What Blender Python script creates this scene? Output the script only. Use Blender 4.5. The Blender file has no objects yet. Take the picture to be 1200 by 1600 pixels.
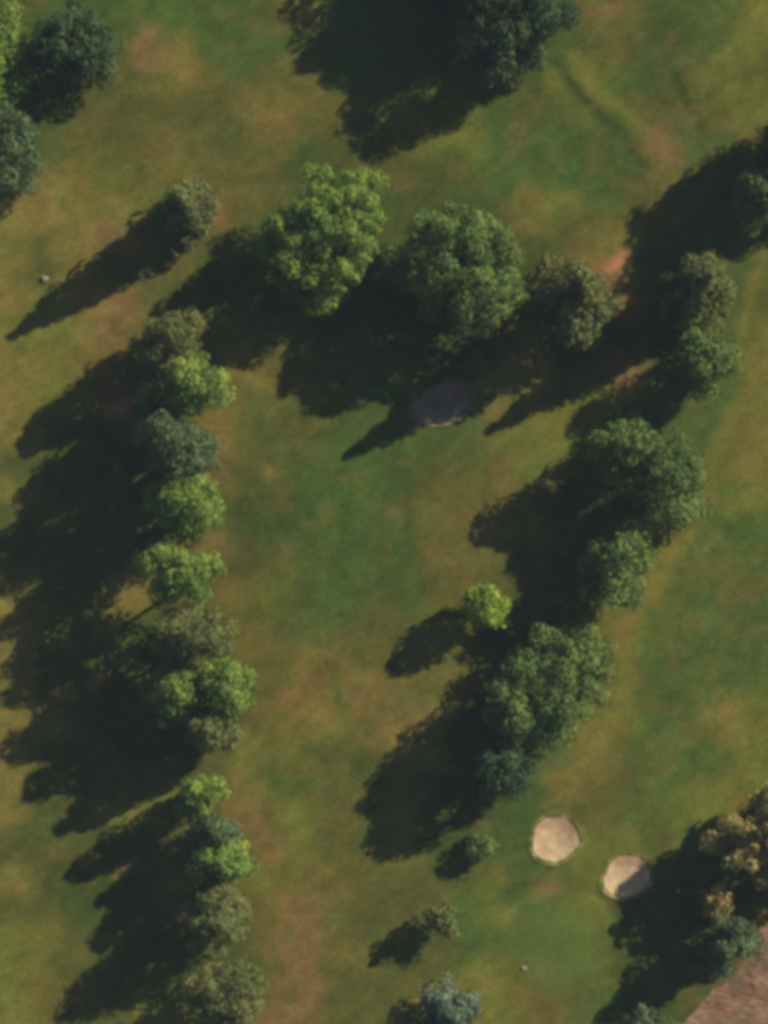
import bpy, math
import numpy as np
from mathutils import Vector

rng = np.random.default_rng(7)
scn = bpy.context.scene
COL = scn.collection
D = 430.0                 # camera altitude above the course (m)
NAD = (0.0, -40.0)        # point straight below the camera
SUN_EL = math.radians(28.0)
SUN_AZ = (0.839, 0.544)   # horizontal direction towards the sun

def W(px, py, z=0.0):     # image pixel coordinates (10 units = 1 m) to metres
    x = (px - 600) / 10.0; y = (800 - py) / 10.0
    k = (D - z) / D
    return (NAD[0] + (x - NAD[0]) * k, NAD[1] + (y - NAD[1]) * k)

def lin(c):
    c = np.asarray(c, float) / 255.0
    return np.where(c <= 0.04045, c / 12.92, ((c + 0.055) / 1.055) ** 2.4)

HZ = np.array([.007, .008, .012]); LIT = np.array([.815, .775, .80])
# ------------------------------------------------------------------ noise
def vnoise(x, y, seed):
    r = np.random.default_rng(seed)
    T = r.random((128, 128))
    xi = np.floor(x).astype(int); yi = np.floor(y).astype(int)
    fx = x - xi; fy = y - yi
    fx = fx * fx * (3 - 2 * fx); fy = fy * fy * (3 - 2 * fy)
    g = lambda a, b: T[a % 128, b % 128]
    return ((g(xi, yi) * (1 - fx) + g(xi + 1, yi) * fx) * (1 - fy)
            + (g(xi, yi + 1) * (1 - fx) + g(xi + 1, yi + 1) * fx) * fy) * 2 - 1

def fbm(x, y, seed, octv=3):
    s = 0; a = 1.0; t = 0
    for k in range(octv):
        s = s + a * vnoise(x * 2 ** k + 17.3 * k, y * 2 ** k - 9.1 * k, seed + k); t += a; a *= 0.55
    return s / t

# ------------------------------------------------------------------ turf colours
PAL = {'g': (76, 91, 45), 'G': (75, 96, 45), 'd': (70, 80, 41), 'o': (89, 88, 44), 'y': (110, 109, 49), 'f': (84, 96, 46), 'k': (60, 72, 37), 's': (132, 116, 60), 'R': (176, 124, 84),
       'b': (104, 94, 48), 't': (124, 109, 55), 'r': (128, 100, 61)}
ROWS = """ogggGGggotggggggdgbogggy
gggdrtGggggggggggdobdogy
gggootbgbbggggggdyygdoyo
ggbooodbtbboyoygodyGoboy
ggbobboobdoddyyGgGdGrGgb
bttyotoboddobdoGgGgdboog
ttytygrbogggddgdtygooggg
ybtrbgboggggdddooobtgggb
totddbdddddddddgdorrdoog
tytrbdddddddddddooordogg
yytrbobtogdddddbtddddggt
tybboobtbogggdottobrdggt
tybrogbbgbgggdgtyoybdggy
todbootbgogggggoyyyddgot
ddddborobggGgoobyyddggyt
tdddbobdogGGgobbodddggyy
boddbbbddgGggbbtyddgytgG
ddddbobooggggbbodddgytgg
tddttobbyoGggoboddgytggb
trdtdoobpggooyodddotyggg
tdddoobbbtbooytddggtgggd
tdbbdoobbrbtbbodgggydggg
ttddbooobttbrtddggtyggty
tdddddoybyyotyddggtbgggy
tddooyotggbdbdddgtboggyy
tdoyyoorbybgydddGboggyyb
boodbbobryboyddggyyyogdd
tbdddtobybbooooyggyggddd
oodddboobrboobGygyyddddb
yyoddddobrbbgogggGyddddb
ybodddogbrboogyybygddddb
ybodyyogrroogttybbgdddbb""".replace('p', 'o').split('\n')
ROWS = [r[:19] + r[19:].replace('g', 'f').replace('d', 'g') if 12 <= j <= 26 else r for j, r in enumerate(ROWS)]
ROWS = [r[:5].replace('b', 'd').replace('r', 'b') + r[5:] if 13 <= j <= 29 else r for j, r in enumerate(ROWS)]  # browns under the left row's shadow recoloured greener so the shade reads cooler
for r in ROWS: assert len(r) == 24, (r, len(r))
GRID = np.array([[lin(PAL[c]) for c in r] for r in ROWS])      # 32 x 24 x 3

def stroke(pts, w, c, s): return (np.array(pts, float), w, lin(PAL[c]), s)
ST = [
 stroke([(868, 100), (933, 173), (973, 213), (1006, 252)], 10, 'k', .95), stroke([(1058, 115), (1070, 150), (1102, 208)], 8, 'k', .8), stroke([(1042, 42), (1062, 62)], 14, 'k', .6),
 stroke([(893, 85), (955, 155), (992, 195)], 10, 'y', .9),
 stroke([(1205, 375), (1172, 470), (1158, 560), (1140, 640), (1100, 740), (1068, 830), (1040, 900), (1000, 970), (985, 1020), (965, 1090)], 11, 'y', 1.), stroke([(1196, 400), (1166, 480), (1150, 560)], 9, 's', .5),
 stroke([(1195, 420), (1185, 520), (1170, 640), (1130, 740)], 22, 'o', .5), stroke([(1010, 1010), (1040, 940), (1085, 860), (1130, 760)], 16, 'G', .55),
 stroke([(1060, 830), (1045, 880), (1020, 930)], 14, 't', .7), stroke([(980, 955), (970, 1010)], 16, 't', .6),
 stroke([(1185, 540), (1180, 600), (1160, 680)], 20, 't', .5),
 stroke([(1150, 470), (1140, 600), (1100, 680), (1060, 790)], 17, 'g', .7),
 stroke([(955, 1110), (940, 1140)], 26, 't', .7), stroke([(910, 1190), (890, 1210)], 14, 't', .6),
 stroke([(1120, 1130), (1150, 1112)], 22, 't', .8), stroke([(1170, 1180), (1190, 1155)], 12, 'y', .9),
 stroke([(1140, 880), (1135, 930)], 13, 't', .5), stroke([(1172, 932), (1176, 940)], 12, 'r', .5),
 stroke([(1020, 1050), (1100, 1000), (1190, 960)], 26, 'g', .7), stroke([(990, 1180), (1050, 1100)], 24, 'g', .6),
 stroke([(624, 1582), (655, 1560), (690, 1533)], 10, 't', 1.), stroke([(745, 1520), (770, 1545)], 8, 't', .9),
 stroke([(792, 1445), (815, 1410), (858, 1390), (905, 1390), (938, 1410)], 6, 'y', .55),
 stroke([(778, 1408), (830, 1372), (885, 1366)], 11, 'g', .9), stroke([(850, 1390), (868, 1384)], 13, 'r', .8),
 stroke([(955, 420), (976, 402)], 11, 'R', 1.1), stroke([(968, 470), (978, 478)], 9, 'r', .9), stroke([(940, 440), (945, 455)], 12, 'b', .6),
 stroke([(178, 640), (190, 632)], 14, 'R', 1.), stroke([(316, 740), (326, 756)], 8, 'R', .9), stroke([(258, 1390), (284, 1378)], 9, 't', 1.1),
 stroke([(182, 1372), (212, 1346)], 6, 'r', 1.), stroke([(185, 470), (215, 450)], 8, 'r', 1.), stroke([(165, 370), (182, 368)], 8, 'r', 1.),
 stroke([(180, 490), (195, 530)], 20, 'r', .5), stroke([(332, 318), (345, 345)], 15, 'r', .8), stroke([(1035, 232), (1048, 245)], 24, 'r', .8),
 stroke([(222, 76), (236, 84)], 20, 'r', .8), stroke([(284, 98), (278, 130)], 18, 't', .8), stroke([(262, 262), (258, 270)], 8, 't', .8),
 stroke([(400, 135), (430, 160), (460, 200)], 18, 'b', .7), stroke([(410, 190), (455, 205)], 12, 'r', .5),
 stroke([(100, 320), (125, 325)], 10, 't', .9), stroke([(90, 1088), (115, 1092)], 7, 'r', .9), stroke([(145, 1075), (162, 1055)], 7, 'r', .9),
 stroke([(205, 1108), (232, 1102)], 8, 'b', .8), stroke([(190, 1290), (262, 1244)], 9, 'y', .9), stroke([(60, 1340), (140, 1300)], 12, 'o', .6),
 stroke([(458, 1415), (462, 1470), (470, 1530), (474, 1600), (474, 1640)], 20, 'r', .55), stroke([(445, 1482), (460, 1485)], 9, 'r', .6),
 stroke([(435, 1092), (450, 1088)], 13, 'r', .8), stroke([(550, 1092), (575, 1078)], 15, 'r', .6), stroke([(490, 1030), (500, 1060)], 24, 'b', .5),
 stroke([(523, 1074), (527, 1084)], 8, 'g', .7), stroke([(440, 812), (452, 826)], 14, 'd', .8), stroke([(385, 575), (408, 600), (432, 650)], 12, 't', .7),
 stroke([(350, 600), (345, 660), (350, 700)], 12, 'r', .45), stroke([(412, 735), (418, 738)], 9, 'r', .6),
 stroke([(912, 24), (948, 14), (985, -2)], 9, 'r', .8), stroke([(930, 38), (975, 20), (1010, 0)], 6, 'b', .7), stroke([(990, 40), (1005, 55)], 9, 'b', .8),
 stroke([(1120, 90), (1168, 58), (1195, 40)], 9, 'y', 1.), stroke([(1060, 170), (1180, 110)], 7, 'd', .35), stroke([(1080, 190), (1190, 130)], 5, 'y', .4),
 stroke([(480, 640), (470, 720), (478, 800)], 20, 'd', .5), stroke([(420, 640), (415, 690)], 18, 'd', .6), stroke([(625, 700), (635, 800), (640, 860)], 14, 'd', .55),
 stroke([(510, 1180), (520, 1260), (500, 1330)], 20, 'd', .5), stroke([(545, 1190), (548, 1340)], 12, 'o', .5), stroke([(480, 1170), (560, 1190)], 16, 'd', .6),
 stroke([(760, 600), (850, 570)], 12, 't', .5), stroke([(820, 640), (870, 660)], 14, 'y', .5), stroke([(205, 905), (200, 935)], 16, 't', .9),
 stroke([(340, 840), (352, 860)], 12, 'r', .5), stroke([(10, 340), (60, 330), (130, 340)], 30, 't', .4), stroke([(60, 380), (75, 430)], 12, 'd', .5),
 stroke([(600, 1130), (660, 1100)], 20, 'b', .5), stroke([(425, 1060), (430, 1130)], 14, 'b', .5), stroke([(1140, 330), (1200, 365)], 10, 'b', .4),
]

def turf(px, py):
    """albedo of the turf at image pixel coordinates (arrays)"""
    wx = px + 20 * fbm(px / 40, py / 40, 11) + 9 * fbm(px / 13, py / 13, 21)
    wy = py + 20 * fbm(px / 40, py / 40, 31) + 9 * fbm(px / 15, py / 15, 41)
    u = np.clip(wx / 50 - .5, -.5, 23.5); v = np.clip(wy / 50 - .5, -.5, 31.5)
    i = np.floor(u).astype(int); j = np.floor(v).astype(int)
    fu = (u - i); fv = (v - j)
    def w4(f):   # cubic B-spline, blended with linear to keep some contrast
        b = [(1 - f) ** 3 / 6, (3 * f ** 3 - 6 * f ** 2 + 4) / 6, (-3 * f ** 3 + 3 * f ** 2 + 3 * f + 1) / 6, f ** 3 / 6]
        s = f * f * (3 - 2 * f); l = [0 * f, 1 - s, s, 0 * f]
        return [.35 * a + .65 * c for a, c in zip(b, l)]
    wu = w4(fu); wv = w4(fv)
    out = np.zeros(px.shape + (3,))
    for a in range(4):
        for b in range(4):
            out += GRID[np.clip(j + a - 1, 0, 31), np.clip(i + b - 1, 0, 23)] * (wv[a] * wu[b])[..., None]
    # beyond the image frame: mixed rough
    far = np.clip((np.maximum(np.maximum(-px, px - 1200) , np.maximum(-py, py - 1600)) - 20) / 120, 0, 1)
    n = fbm(px / 110, py / 110, 51, 4)
    mix = np.clip(.5 + 1.1 * n, 0, 1)[..., None]
    rough = lin(PAL['g']) * (1 - mix) + lin(PAL['b']) * mix
    out = out * (1 - far[..., None]) + rough * far[..., None]
    sx = px + 6 * fbm(px / 22, py / 22, 61); sy = py + 6 * fbm(px / 22, py / 22, 71)
    for pts, w, c, s in ST:
        x0, x1 = pts[:, 0].min() - 4 * w, pts[:, 0].max() + 4 * w
        y0, y1 = pts[:, 1].min() - 4 * w, pts[:, 1].max() + 4 * w
        m = (px > x0) & (px < x1) & (py > y0) & (py < y1)
        if not m.any(): continue
        X = sx[m]; Y = sy[m]; d2 = np.full(X.shape, 1e9)
        for (ax, ay), (bx, by) in zip(pts[:-1], pts[1:]):
            t = np.clip(((X - ax) * (bx - ax) + (Y - ay) * (by - ay)) / ((bx - ax) ** 2 + (by - ay) ** 2), 0, 1)
            d2 = np.minimum(d2, (X - ax - t * (bx - ax)) ** 2 + (Y - ay - t * (by - ay)) ** 2)
        k = (np.clip(s, 0, 1) * np.exp(-d2 / (1.15 * w * w)))[:, None]
        out[m] = out[m] * (1 - k) + c * k
    # patches of drier and greener grass
    n = fbm(px / 30, py / 24, 121, 4)[..., None]
    dry = lin((116, 98, 54)); lush = lin((71, 87, 44))
    k = np.clip(n * 1.1 - .12, 0, .32); out = out * (1 - k) + dry * k
    k = np.clip(-n * 1.1 - .12, 0, .32); out = out * (1 - k) + lush * k
    # mowing grain running up to the right, and general mottling
    a = (px * .80 - py * -.0); g1 = px * .82 - py * .57 ; g2 = px * .57 + py * .82
    out *= (1 + .10 * fbm(g1 / 60, g2 / 8, 81, 3) + .24 * fbm(px / 20, py / 20, 91, 4))[..., None]
    out *= (1 + .14 * fbm(g1 / 14, g2 / 6, 131, 3))[..., None]
    hue = .11 * fbm(px / 17, py / 17, 101, 3)
    out[..., 0] *= 1 + hue; out[..., 1] *= 1 - .35 * hue; out[..., 2] *= 1 + .1 * hue
    return np.clip(out - HZ, .004, 1) / LIT

# ------------------------------------------------------------------ materials
def mat(name, rough=.9):
    m = bpy.data.materials.new(name); m.use_nodes = True
    nt = m.node_tree; b = nt.nodes['Principled BSDF']
    b.inputs['Roughness'].default_value = rough
    b.inputs['Specular IOR Level'].default_value = .15
    return m, nt, b

def attr_mat(name, rough=.95, bump=.0, scale=3.0, fine=.12, stretch=None):
    m, nt, b = mat(name, rough); N = nt.nodes; L = nt.links
    at = N.new('ShaderNodeAttribute'); at.attribute_name = 'tint'
    tc = N.new('ShaderNodeTexCoord'); nz = N.new('ShaderNodeTexNoise')
    nz.inputs['Scale'].default_value = scale; nz.inputs['Detail'].default_value = 4
    if stretch:
        mp = N.new('ShaderNodeMapping'); mp.inputs['Rotation'].default_value = (0, 0, stretch[0]); mp.inputs['Scale'].default_value = (stretch[1], 1, 1)
        L.new(tc.outputs['Object'], mp.inputs['Vector']); L.new(mp.outputs['Vector'], nz.inputs['Vector'])
    else: L.new(tc.outputs['Object'], nz.inputs['Vector'])
    mr = N.new('ShaderNodeMapRange'); mr.inputs['To Min'].default_value = 1 - fine * 2; mr.inputs['To Max'].default_value = 1 + fine * 2
    L.new(nz.outputs['Fac'], mr.inputs['Value'])
    mx = N.new('ShaderNodeVectorMath'); mx.operation = 'SCALE'
    L.new(at.outputs['Color'], mx.inputs[0]); L.new(mr.outputs['Result'], mx.inputs['Scale'])
    L.new(mx.outputs['Vector'], b.inputs['Base Color'])
    if bump:
        bp = N.new('ShaderNodeBump'); bp.inputs['Strength'].default_value = 1; bp.inputs['Distance'].default_value = bump
        L.new(nz.outputs['Fac'], bp.inputs['Height']); L.new(bp.outputs['Normal'], b.inputs['Normal'])
    return m

M_TURF = attr_mat('turf', bump=.10, scale=1.4, fine=.16)
M_SAND = attr_mat('sand', bump=.06, scale=2.2, fine=.10)
M_SOIL = attr_mat('soil', bump=.25, scale=1.6, fine=.30, stretch=(math.radians(-50), .55))
M_BARK = attr_mat('bark', bump=.05, scale=6, fine=.25)
M_LEAF = attr_mat('leaves', rough=.75, scale=1.3, fine=.18)
M_ROCK = attr_mat('rock', bump=.05, scale=5, fine=.15)
M_LEAF.node_tree.nodes['Principled BSDF'].inputs['Specular IOR Level'].default_value = .08

# ------------------------------------------------------------------ mesh helpers
def link(name, V, F, material, tint=None, parent=None, smooth=False):
    me = bpy.data.meshes.new(name)
    V = np.asarray(V, np.float32); F = np.asarray(F, np.int32)
    n = F.shape[1]
    me.vertices.add(len(V)); me.vertices.foreach_set('co', V.ravel())
    me.loops.add(F.size); me.loops.foreach_set('vertex_index', F.ravel())
    me.polygons.add(len(F)); me.polygons.foreach_set('loop_start', np.arange(0, F.size, n, dtype=np.int32))
    me.polygons.foreach_set('loop_total', np.full(len(F), n, np.int32))
    if smooth: me.polygons.foreach_set('use_smooth', np.ones(len(F), bool))
    if tint is not None:
        t = np.asarray(tint, np.float32)
        if t.ndim == 1: t = np.tile(t, (len(V), 1))
        a = me.attributes.new('tint', 'FLOAT_COLOR', 'POINT')
        a.data.foreach_set('color', np.hstack([t, np.ones((len(V), 1), np.float32)]).astype(np.float32).ravel())
    me.update(); me.validate()
    me.materials.append(material)
    o = bpy.data.objects.new(name, me); COL.objects.link(o)
    if parent: o.parent = parent
    return o

def gridfaces(nu, nv, wrap=False):
    i, j = np.meshgrid(np.arange(nu if wrap else nu - 1), np.arange(nv - 1), indexing='ij')
    a = i * nv + j; b = ((i + 1) % nu) * nv + j
    return np.stack([a, b, b + 1, a + 1], -1).reshape(-1, 4)

def tag(o, label, cat, group=None):
    o['label'] = label; o['category'] = cat
    if group: o['group'] = group

def structure(o): o['kind'] = 'structure'

# ------------------------------------------------------------------ ground
def relief(x, y):
    z = .35 * fbm(x / 26, y / 26, 201, 2) + .10 * fbm(x / 6, y / 6, 211, 2)
    return z

BUNK = [ # cx, cy, rx, ry, rot, seed
 (868, 1311, 3.6, 3.7, .2, 1), (980, 1369, 3.6, 3.4, .6, 2), (692, 631, 4.8, 3.0, .5, 3)]
def bprof(k, th):
    s = BUNK[k][5]
    return 1 + .05 * np.sin(2 * th + s) + .035 * np.sin(3 * th + 2.1 * s) + .025 * np.sin(5 * th + s * 3)+ .012 * np.sin(9 * th + s * 5)
def brad(k, x, y):
    cx, cy = W(BUNK[k][0], BUNK[k][1]); rx, ry, ro = BUNK[k][2:5]
    dx = x - cx; dy = y - cy
    u = (dx * math.cos(ro) + dy * math.sin(ro)) / rx; v = (-dx * math.sin(ro) + dy * math.cos(ro)) / ry
    return np.hypot(u, v) / bprof(k, np.arctan2(v, u))

def gz(x, y):
    z = relief(x, y)
    for k in range(len(BUNK)):          # flat shelf round each bunker
        cx, cy = W(BUNK[k][0], BUNK[k][1])
        r = brad(k, x, y); f = np.clip((1.9 - r) / .5, 0, 1)
        z = z * (1 - f) + relief(np.array(cx), np.array(cy)) * f
    return z

def axis(a, b, st, far):
    c = list(np.arange(a, b + .01, st)); s = st; lo = [a]; hi = [c[-1]]
    while hi[-1] < far:
        s *= 1.16; hi.append(hi[-1] + s); lo.append(lo[-1] - s)
    return np.array(lo[:0:-1] + c + hi[1:])
gx = axis(-66, 66, .36, 1500); gy = axis(-86, 86, .36, 1500)
X, Y = np.meshgrid(gx, gy, indexing='ij')
Z = gz(X, Y)
for k in range(len(BUNK)):
    Z = np.where(brad(k, X, Y) < 1.0, Z - 1.1, Z)
g = link('ground', np.stack([X, Y, Z], -1).reshape(-1, 3), gridfaces(len(gx), len(gy)), M_TURF,
         turf(X * 10 + 600, 800 - Y * 10).reshape(-1, 3), smooth=True)
structure(g)

# slightly raised putting green
def sheet(name, poly_r, cx, cy, material, tintf, lift, n=72, m=14):
    th = np.linspace(0, 2 * np.pi, n, endpoint=False); r = np.linspace(0.02, 1, m)
    T, R = np.meshgrid(th, r, indexing='ij')
    pr = poly_r(T); x = cx + np.cos(T) * pr * R; y = cy + np.sin(T) * pr * R
    z = gz(x, y) + .012 + lift * np.clip((1 - R) / .3, 0, 1) - .04 * np.clip((R - .97) / .03, 0, 1)
    return link(name, np.stack([x, y, z], -1).reshape(-1, 3), gridfaces(n, m, True), material, tintf(x, y).reshape(-1, 3), smooth=True)
cx, cy = W(872, 1472)
def green_tint(x, y):
    t = turf(x * 10 + 600, 800 - y * 10); base = (lin((93, 108, 54)) - HZ) / LIT
    q = np.clip((1 - np.hypot(x - cx, y - cy) / 9.8) * 2.2, 0, 1)[..., None] * .55
    rr_ = np.hypot(x - cx, (y - cy) / 1.0) / 9.3; ring = (np.exp(-((rr_ - .97) / .05) ** 2) * (y > cy + 1))[..., None] * .3
    t = t * (1 + ring)
    return t * (1 - q) + base * q
o = sheet('putting_green', lambda T: 9.3 + .9 * np.sin(T * 2 + 1.2) + .3 * np.sin(3 * T), cx, cy, M_TURF, green_tint, .04)
structure(o)

# bare reddish soil at the lower right corner
P = [(1062, 1602), (1078, 1585), (1100, 1562), (1128, 1538), (1152, 1512), (1168, 1490), (1182, 1462), (1196, 1440), (1215, 1418),
     (1260, 1395), (1330, 1370), (1420, 1360), (1500, 1420), (1520, 1560), (1480, 1700), (1350, 1780), (1180, 1790), (1060, 1740), (1030, 1660)]
P = np.array([W(*p) for p in P]); c0 = P.mean(0)
ang = np.arctan2(P[:, 1] - c0[1], P[:, 0] - c0[0]); rad = np.hypot(*(P - c0).T); idx = np.argsort(ang)
ang = ang[idx]; rad = rad[idx]
def soil_r(T):
    t = (T + np.pi) % (2 * np.pi) - np.pi
    return np.interp(t, np.r_[ang - 2 * np.pi, ang, ang + 2 * np.pi], np.r_[rad, rad, rad]) + .55 * vnoise(T * 18, T * 0, 5) + .45 * vnoise(T * 50, T * 0, 6)
def soil_tint(x, y):
    a = .5 + .5 * fbm((x * .5 + y * .86) / .9, (x * .86 - y * .5) / 5.0, 301, 3) * 1.1 + .5 * fbm(x / 1.3, y / 1.3, 305, 3)
    a = np.clip(a, 0, 1)[..., None]
    t = lin((122, 90, 64)) * (1 - a) + lin((172, 132, 102)) * a
    gmix = np.clip(1.6 * fbm(x / 2.2, y / 2.2, 311, 4) - .15, 0, .8)[..., None]
    return (t * (1 - gmix) + lin((110, 98, 66)) * gmix) / .9
o = sheet('bare_soil', soil_r, c0[0], c0[1], M_SOIL, soil_tint, .06, n=260, m=60)
structure(o)

# ------------------------------------------------------------------ bunkers
BL = ['round sand bunker in full sun, upper left of the pair beside the putting green',
      'round sand bunker half covered by the dark tree shadow, beside the putting green',
      'grey looking shaded sand bunker with only its lower rim sunlit, in the middle fairway',
      ]
for k, (px, py, rx, ry, ro, sd) in enumerate(BUNK):
    cx, cy = W(px, py)
    e = bpy.data.objects.new('sand_bunker', None); COL.objects.link(e); z0 = float(relief(np.array(cx), np.array(cy)))
    e.location = (cx, cy, z0); tag(e, BL[k], 'sand bunker', 'sand bunkers on the course')
    n, m = 96, 22
    th = np.linspace(0, 2 * np.pi, n, endpoint=False); r = np.linspace(0.01, 1.1, m)
    T, R = np.meshgrid(th, r, indexing='ij')
    u = np.cos(T) * R * rx * bprof(k, T); v = np.sin(T) * R * ry * bprof(k, T)
    x = u * math.cos(ro) - v * math.sin(ro); y = u * math.sin(ro) + v * math.cos(ro)
    z = -(.9 if k == 2 else .42) * np.clip(1 - R ** 2.2, -.2, 1) + .03 * fbm((x + cx) / .8, (y + cy) / .8, 401 + k, 2)
    a = np.clip(.5 + .9 * fbm((x + cx) / 1.4, (y + cy) / 1.4, 411 + k, 3) + .35 * (y / ry), 0, 1)[..., None]
    shade_dk = np.array([.44, .49, .58]) if k == 2 else 1.0  # third bunker's sand painted darker and bluer to deepen the tree's shade
    t = shade_dk * (lin((220, 194, 142)) * (1 - a) + lin((190, 152, 114)) * a) / .9
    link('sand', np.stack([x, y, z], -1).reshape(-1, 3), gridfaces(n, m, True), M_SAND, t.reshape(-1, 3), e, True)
    # turf lip
    r = np.linspace(.965, 1.30, 12); T, R = np.meshgrid(th, r, indexing='ij')
    rag = 1 + .02 * vnoise(T * 9, T * 0 + k * 7.7, 421)
    u = np.cos(T) * R * rag * rx * bprof(k, T); v = np.sin(T) * R * rag * ry * bprof(k, T)
    x = u * math.cos(ro) - v * math.sin(ro); y = u * math.sin(ro) + v * math.cos(ro)
    q = (R - .965) / .335
    z = .06 * np.sin(np.pi * np.clip(q, 0, 1)) ** .7 - .08 * (q < .02) - .03 * (q > .97) + .012
    link('turf_lip', np.stack([x, y, z], -1).reshape(-1, 3), gridfaces(n, 12, True), M_TURF,
         turf((x + cx) * 10 + 600, 800 - (y + cy) * 10).reshape(-1, 3), e, True)

# ------------------------------------------------------------------ trees
def tube(pts, rads, n=7):
    V = []; 
    pts = [Vector(p) for p in pts]
    for i, p in enumerate(pts):
        d = (pts[min(i + 1, len(pts) - 1)] - pts[max(i - 1, 0)]).normalized()
        a = d.orthogonal().normalized(); b = d.cross(a)
        for k in range(n):
            t = 2 * math.pi * k / n
            V.append(tuple(p + (a * math.cos(t) + b * math.sin(t)) * rads[i]))
    F = []
    for i in range(len(pts) - 1):
        for k in range(n):
            F.append((i * n + k, i * n + (k + 1) % n, (i + 1) * n + (k + 1) % n, (i + 1) * n + k))
    return V, F

KIND = {  # profile, clump size, leaves per m2, leaf size, colours (dark, mid, light) as seen in sun, droop
 'bright': ('round', 1.25, (56, 76, 36), (97, 118, 49), (132, 149, 62)),
 'green':  ('round', 1.35, (52, 68, 36), (85, 102, 49), (116, 132, 64)),
 'dark':   ('round', 1.4, (42, 56, 38), (58, 76, 46), (82, 100, 60)),
 'grey':   ('round', 1.1, (68, 74, 38), (94, 100, 52), (118, 121, 66)),
 'teal':   ('round', 1.1, (56, 70, 44), (80, 95, 58), (105, 119, 76)),
 'lime':   ('round', .9, (96, 116, 38), (132, 152, 52), (160, 176, 72)),
 'gold':   ('round', 1.1, (84, 80, 44), (130, 120, 66), (176, 158, 98)),
 'spruce': ('cone', 1.1, (58, 74, 54), (84, 102, 76), (118, 134, 104)),
}
def profile(kind, u):
    if kind == 'cone': return np.clip((1 - u), 0, 1) ** .75 * np.clip(u / .06, 0, 1) ** .5
    return np.sqrt(np.clip(1 - ((u - .46) / .54) ** 2, 0, 1)) * (1 - .12 * u)

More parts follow.
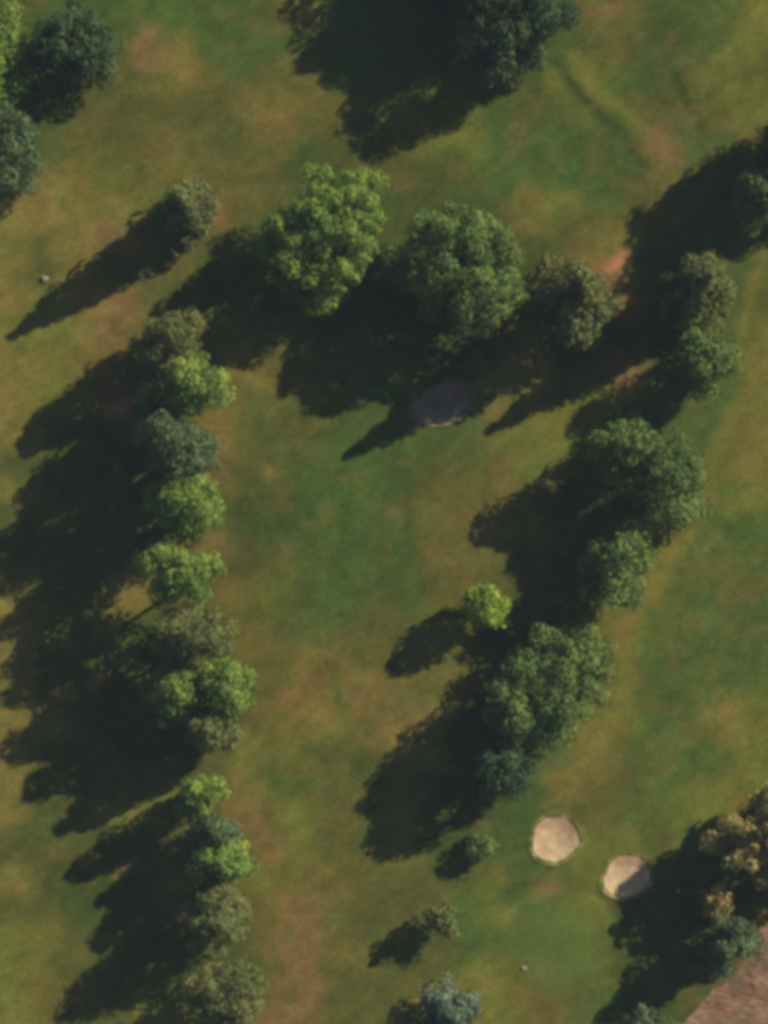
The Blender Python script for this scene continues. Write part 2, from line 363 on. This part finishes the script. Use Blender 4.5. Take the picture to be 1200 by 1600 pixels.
def make_tree(px, py, rx, ry, h, kind, label, cat='tree', name='broadleaf_tree', low=.12, sparse=1.0, prof=None, group='trees of the golf course', rot=0.0, leaf=.44, clump=1.0, gt=-.26, sd=0):
    rng = np.random.default_rng(int(px * 7 + py * 3 + 5000 + sd))
    K = KIND[kind]; prof = prof or K[0]
    zb = low * h; ch = h - zb
    zc = zb + .5 * ch
    cx, cy = W(px, py, zb + .62 * ch)
    rx = rx / 10; ry = ry / 10
    e = bpy.data.objects.new(name, None); COL.objects.link(e)
    z0 = float(gz(np.array(cx), np.array(cy)))
    e.location = (cx, cy, z0); tag(e, label, cat, group)
    # lobes make the outline uneven
    R = (rx + ry) / 2
    cs = K[1] * clump * 1.08 * (.6 + .4 * min(R / 5, 1.3))
    area = 2 * math.pi * R * ch * .75
    nc = int(np.clip(area / (cs * cs * 1.1), 14, 300))
    ph = rng.random(6) * 6.28
    U = []; C = []; S = []
    u = rng.random(nc * 4) ** .85; th = rng.random(nc * 4) * 6.283
    pr = profile(prof, u)
    sdn = int(rng.integers(1000, 9000)); fq = max(1.6, R / 1.5)
    px_ = np.cos(th) * fq + u * ch / 6 + 40; py_ = np.sin(th) * fq + u * ch / 9 + 40
    gap = vnoise(px_, py_, sdn)
    keep = (rng.random(nc * 4) < np.clip(pr + .12, 0, 1)) & ((gap > gt) | (prof == 'cone'))
    u = u[keep][:nc]; th = th[keep][:nc]; pr = pr[keep][:nc]; gap = gap[keep][:nc]; nc = len(u)
    lob = 1 + .16 * np.sin(2 * th + ph[0] + 3 * u) + .13 * np.sin(3 * th + ph[1] - 5 * u) + .09 * np.sin(5 * th + ph[2] + 8 * u) + .24 * gap
    rr = np.sqrt(rng.uniform(.22, 1.0, nc)) * lob
    size = cs * rng.uniform(.6, 1.25, nc) * (.55 + .45 * pr)
    dx = np.cos(th) * np.maximum(rx * pr * rr - size * .45, 0); dy = np.sin(th) * np.maximum(ry * pr * rr - size * .45, 0)
    ca, sa = math.cos(rot), math.sin(rot)
    C = np.stack([dx * ca - dy * sa, dx * sa + dy * ca, zb + u * ch * .97], -1)
    if prof == 'cone':
        C = np.vstack([C, [[0, 0, h - .5]]]); size = np.r_[size, .5]; gap = np.r_[gap, 0]; nc += 1
    # leaves on clumps
    per = np.maximum((size ** 2 * 4 * math.pi * .70 / (leaf ** 2) * sparse).astype(int), 10)
    ci = np.repeat(np.arange(nc), per); n = len(ci)
    d = rng.normal(size=(n, 3)); d /= np.linalg.norm(d, axis=1)[:, None]
    d[:, 2] = np.abs(d[:, 2]) * np.where(rng.random(n) < .8, 1, -1)
    q = (.55 + .55 * rng.random(n) ** .5)[:, None]
    pos = C[ci] + d * q * (size[ci])[:, None] * np.array([1, 1, .8])
    nrm = d + rng.normal(size=(n, 3)) * .45; nrm /= np.linalg.norm(nrm, axis=1)[:, None]
    a = np.cross(nrm, rng.normal(size=(n, 3))); a /= np.linalg.norm(a, axis=1)[:, None]; b = np.cross(nrm, a)
    s = (leaf * rng.uniform(.55, 1.15, n) * .5)[:, None]
    fold = nrm * s * .35
    V = np.stack([pos - a * s * 1.25, pos - b * s * .8 + fold, pos + a * s * 1.25, pos + b * s * .8 + fold], 1).reshape(-1, 3)
    F = np.arange(n * 4).reshape(-1, 4)
    cl = np.clip(.8 * rng.random(nc) + .12 + .7 * gap, 0, 1); cl = cl[ci]; lf = rng.random(n)
    m = np.clip(.15 + .75 * cl + .3 * (lf - .5), 0, 1)[:, None]
    c1, c2, c3 = (lin(c) / .86 for c in K[2:5])
    t = np.where(m < .5, c1 + (c2 - c1) * m * 2, c2 + (c3 - c2) * (m * 2 - 1))
    hn = (rng.random(nc) * 2 - 1)[ci][:, None] * .14
    t = t * np.hstack([1 + hn, 1 - hn * .15, 1 - hn * .6])
    link('crown', V, F, M_LEAF, np.repeat(t * BR, 4, axis=0), e)
    # trunk with limbs
    tr = max(.08, h * .017)
    wob = rng.normal(size=(5, 2)) * .12
    tp = [(wob[i][0] * (i > 0), wob[i][1] * (i > 0), -.3 + (h * .86 + .3) * i / 4) for i in range(5)]
    V, F = tube(tp, [tr * 1.25, tr, tr * .8, tr * .5, tr * .15], 9)
    pick = rng.choice(nc, min(nc, 16), replace=False)
    for i in pick:
        c = C[i]; zs = max(c[2] * .62, zb * .6); l = [(0, 0, zs), (c[0] * .45, c[1] * .45, zs + (c[2] - zs) * .35), (c[0] * .9, c[1] * .9, c[2])]
        v, f = tube(l, [tr * .38, tr * .24, tr * .07], 5); o_ = len(V); V += v; F += [tuple(q + o_ for q in ff) for ff in f]
    link('trunk', V, F, M_BARK, lin((92, 78, 62)), e, True)
    return e

BR = 1.25
T = make_tree
# upper left corner
T(4, 78, 42, 82, 9, 'bright', 'olive green tree cut by the left edge at the upper left corner', name='broadleaf_tree', low=.08)
T(114, 72, 66, 74, 11, 'dark', 'big dark green round tree in the upper left corner', low=.06, sparse=1.2)
T(16, 232, 52, 66, 10, 'teal', 'grey green tree below the two corner trees at the left edge', low=.06)
T(288, 322, 44, 62, 18, 'grey', 'narrow grey green tree standing alone at upper left with a long pointed shadow', name='narrow_tree', low=.02, prof='cone', leaf=.45, sparse=1.4)
# big pair
T(506, 360, 96, 106, 15.5, 'bright', 'largest bright green tree, left one of the big pair in the upper middle', low=.1, rot=-.35, clump=1.05, sparse=1.4)
T(716, 414, 100, 104, 16.5, 'green', 'large olive green tree, right one of the big pair in the upper middle', low=.04, sparse=1.5, rot=.3)
T(752, 562, 34, 24, 3.5, 'grey', 'low olive and tan shrub at the foot of the large olive green tree', 'shrub', 'shrub', low=.02, sparse=.6, group='shrubs of the golf course')
T(905, 460, 66, 72, 23, 'grey', 'dull grey green tree between the big pair and the right row, beside orange ground', name='narrow_tree', low=.02, prof='cone', leaf=.5, sparse=1.7)
# top edge
T(800, 22, 92, 92, 15, 'dark', 'large dark tree at the top edge throwing the biggest shadow', low=.08, sparse=1.2)
T(742, 8, 26, 30, 12, 'green', 'small green treetop beside the large dark tree at the top edge', low=.1)
T(712, -74, 104, 94, 14, 'dark', 'dark tree just above the top edge, nearest the large dark tree', low=.06, sparse=1.2)
T(800, -130, 100, 96, 18, 'dark', 'dark tree farthest above the top edge, behind the large dark tree', low=.06, sparse=1.2)
# right hand row
T(1192, 300, 44, 46, 14, 'green', 'green tree cut by the right edge above the row of trees', low=.06)
T(1295, 205, 86, 92, 18, 'dark', 'dark tree outside the right edge, throwing the diagonal shadow at upper right', low=.06, sparse=1.2)
T(1100, 442, 66, 62, 21, 'grey', 'grey olive tree at the top of the right hand row', low=.03, prof='cone', sparse=1.3)
T(1100, 560, 54, 62, 12, 'green', 'vivid green tree with dark gaps, second in the right hand row', low=.07, clump=1.1)
T(972, 700, 52, 52, 14, 'green', 'green tree on the left flank of the large tree in the right hand row', low=.06)
T(1035, 738, 70, 90, 14, 'green', 'large yellowish green tree in the right hand row, bordering the bright fairway', low=.06, rot=.3)
T(960, 878, 56, 74, 14, 'green', 'medium green tree in the right hand row, just above the round lime tree level', low=.06, clump=1.1)
T(868, 1072, 84, 98, 14, 'green', 'large green tree with many lobes near the lower end of the right hand row', low=.06, rot=-.4)
T(800, 1110, 40, 52, 15, 'green', 'green tree tucked against the left side of the large lobed tree', low=.08)
T(786, 1204, 60, 50, 12.5, 'dark', 'dark green tree standing in shadow at the lower end of the right hand row', low=.08)
T(752, 1322, 28, 26, 4, 'green', 'small green shrub below the right hand row, left of the sunlit bunker', 'shrub', 'shrub', low=.03, sparse=.8, group='shrubs of the golf course')
T(760, 945, 40, 38, 9.5, 'lime', 'small round lime green tree standing alone beside the right hand row', low=.12, clump=.8, leaf=.36, gt=-2)
T(686, 1440, 28, 28, 6.5, 'grey', 'small pale olive shrub standing alone at lower middle', 'shrub', 'shrub', low=.2, sparse=.9, group='shrubs of the golf course')
# bottom
T(708, 1588, 62, 52, 12, 'spruce', 'blue grey conifer at the bottom edge', name='conifer_tree', cat='tree', low=.03)
T(1239, 1306, 118, 80, 14, 'gold', 'large golden yellow tree at the lower right edge', low=.04, sparse=1.9, gt=-.32, sd=85)
T(1122, 1408, 30, 30, 8, 'gold', 'small golden tree above the blue green tree at lower right', low=.06)
T(1138, 1474, 56, 44, 12, 'teal', 'round grey green tree beside the bare soil at lower right', low=.05)
T(1022, 1612, 46, 30, 7, 'teal', 'grey green treetop at the bottom edge beside the bare soil', low=.05)
# left hand row, top to bottom
T(264, 532, 54, 46, 16, 'grey', 'dull olive tree at the top of the left hand row', low=.04, leaf=.38)
T(302, 602, 50, 50, 18, 'bright', 'bright green tree, second in the left hand row', low=.22)
T(244, 632, 34, 36, 8, 'green', 'small deep green tree on the left flank of the second bright tree in the row', low=.05)
T(276, 692, 62, 50, 21, 'teal', 'dark grey green tree, upper part of the left hand row', low=.05, leaf=.38)
T(292, 790, 58, 44, 20, 'bright', 'bright green tree below the dark grey green one in the left hand row', low=.05)
T(286, 902, 68, 52, 18, 'bright', 'wide bright green tree in the middle of the left hand row, bare ground above it', low=.36)
T(300, 992, 68, 46, 19, 'grey', 'pale grey olive tree between two bright green ones in the left hand row', low=.04, leaf=.36)
T(278, 1084, 46, 48, 16, 'bright', 'lighter green left half of the widest clump in the left hand row', low=.05)
T(352, 1078, 42, 52, 16, 'bright', 'bright green tree with dark gaps, right side of the widest clump in the left row', low=.05)
T(326, 1142, 42, 28, 16, 'grey', 'dark olive treetop under the widest clump of the left hand row', low=.05)
T(312, 1243, 38, 36, 13.5, 'bright', 'small fresh green tree standing apart in the lower part of the left hand row', low=.05)
T(336, 1294, 40, 28, 12, 'teal', 'greyish treetop squeezed between two fresh green trees of the left row', low=.05)
T(346, 1350, 52, 40, 13, 'bright', 'fresh green tree, lowest bright one in the left hand row', low=.05)
T(336, 1434, 52, 50, 16, 'grey', 'pale olive tree below the lowest bright tree of the left row', low=.05, leaf=.38)
T(352, 1562, 62, 54, 15, 'grey', 'dull olive tree at the bottom of the left hand row', low=.05, leaf=.38)

# ------------------------------------------------------------------ small pale rocks
for px, py, s, lb in [(70, 436, .5, 'small pale rock in dry grass left of the long pointed shadow'),
                      (818, 1513, .35, 'tiny pale rock on the putting green'),
                      (255, 1132, .6, 'small pale rock in the deep shade beside the left tree row')]:
    x, y = W(px, py); n, m = 14, 9
    th = np.linspace(0, 2 * np.pi, n, endpoint=False); fi = np.linspace(.05, np.pi - .05, m)
    Tm, Fm = np.meshgrid(th, fi, indexing='ij')
    r = s * (1 + .18 * np.sin(3 * Tm + px) * np.sin(Fm) + .12 * np.cos(5 * Fm + py))
    V = np.stack([r * np.sin(Fm) * np.cos(Tm) * 1.2, r * np.sin(Fm) * np.sin(Tm), r * np.cos(Fm) * .6], -1).reshape(-1, 3)
    o = link('rock', V, gridfaces(n, m, True), M_ROCK, lin((170, 155, 130)), smooth=False)
    o.location = (x, y, float(gz(np.array(x), np.array(y))) + s * .15)
    tag(o, lb, 'rock', 'small pale rocks')

# ------------------------------------------------------------------ light
w = bpy.data.worlds.new('World'); scn.world = w; w.use_nodes = True
nt = w.node_tree; bg = nt.nodes['Background']
sky = nt.nodes.new('ShaderNodeTexSky'); sky.sky_type = 'NISHITA'; sky.sun_disc = False
sky.sun_elevation = SUN_EL; sky.sun_rotation = math.atan2(SUN_AZ[0], SUN_AZ[1]); sky.air_density = 1.0; sky.dust_density = .4; sky.ozone_density = 2.5
nt.links.new(sky.outputs['Color'], bg.inputs['Color']); bg.inputs['Strength'].default_value = .05
sl = bpy.data.lights.new('sun', 'SUN'); sl.energy = 4.9; sl.angle = math.radians(.5); sl.color = (1, .95, .87)
so = bpy.data.objects.new('sun', sl); COL.objects.link(so)
ce = math.cos(SUN_EL); d = Vector((-SUN_AZ[0] * ce, -SUN_AZ[1] * ce, -math.sin(SUN_EL)))
so.rotation_euler = d.to_track_quat('-Z', 'Y').to_euler(); so.location = (60, 40, 80)

# ------------------------------------------------------------------ haze
h0, h1, hs = -8.0, D + 12, 1620.0
V = [(x, y, z) for z in (h0, h1) for x, y in ((-hs, -hs), (hs, -hs), (hs, hs), (-hs, hs))]
F = [(0, 3, 2, 1), (4, 5, 6, 7), (0, 1, 5, 4), (1, 2, 6, 5), (2, 3, 7, 6), (3, 0, 4, 7)]
mh = bpy.data.materials.new('air'); mh.use_nodes = True; nh = mh.node_tree; nh.nodes.clear()
ou = nh.nodes.new('ShaderNodeOutputMaterial'); pv = nh.nodes.new('ShaderNodeVolumePrincipled')
pv.inputs['Color'].default_value = (.66, .76, 1, 1); pv.inputs['Density'].default_value = .00009; pv.inputs['Anisotropy'].default_value = 0
nh.links.new(pv.outputs['Volume'], ou.inputs['Volume'])
hz = link('haze', V, F, mh); hz['kind'] = 'stuff'

# ------------------------------------------------------------------ camera
cam = bpy.data.cameras.new('camera'); co = bpy.data.objects.new('camera', cam); COL.objects.link(co)
co.location = (NAD[0], NAD[1], D); co.rotation_euler = (0, 0, 0)
cam.sensor_fit = 'VERTICAL'; cam.sensor_height = 36; cam.lens = 36 * D / 160.0
cam.shift_y = -NAD[1] / 160.0; cam.clip_end = 5000; cam.clip_start = 1
scn.camera = co
vs = scn.view_settings; vs.view_transform = 'Standard'; vs.look = 'None'; vs.exposure = 0; vs.gamma = 1
scn.render.engine = 'CYCLES'
scn.cycles.pixel_filter_type = 'BLACKMAN_HARRIS'; scn.cycles.filter_width = 4.6
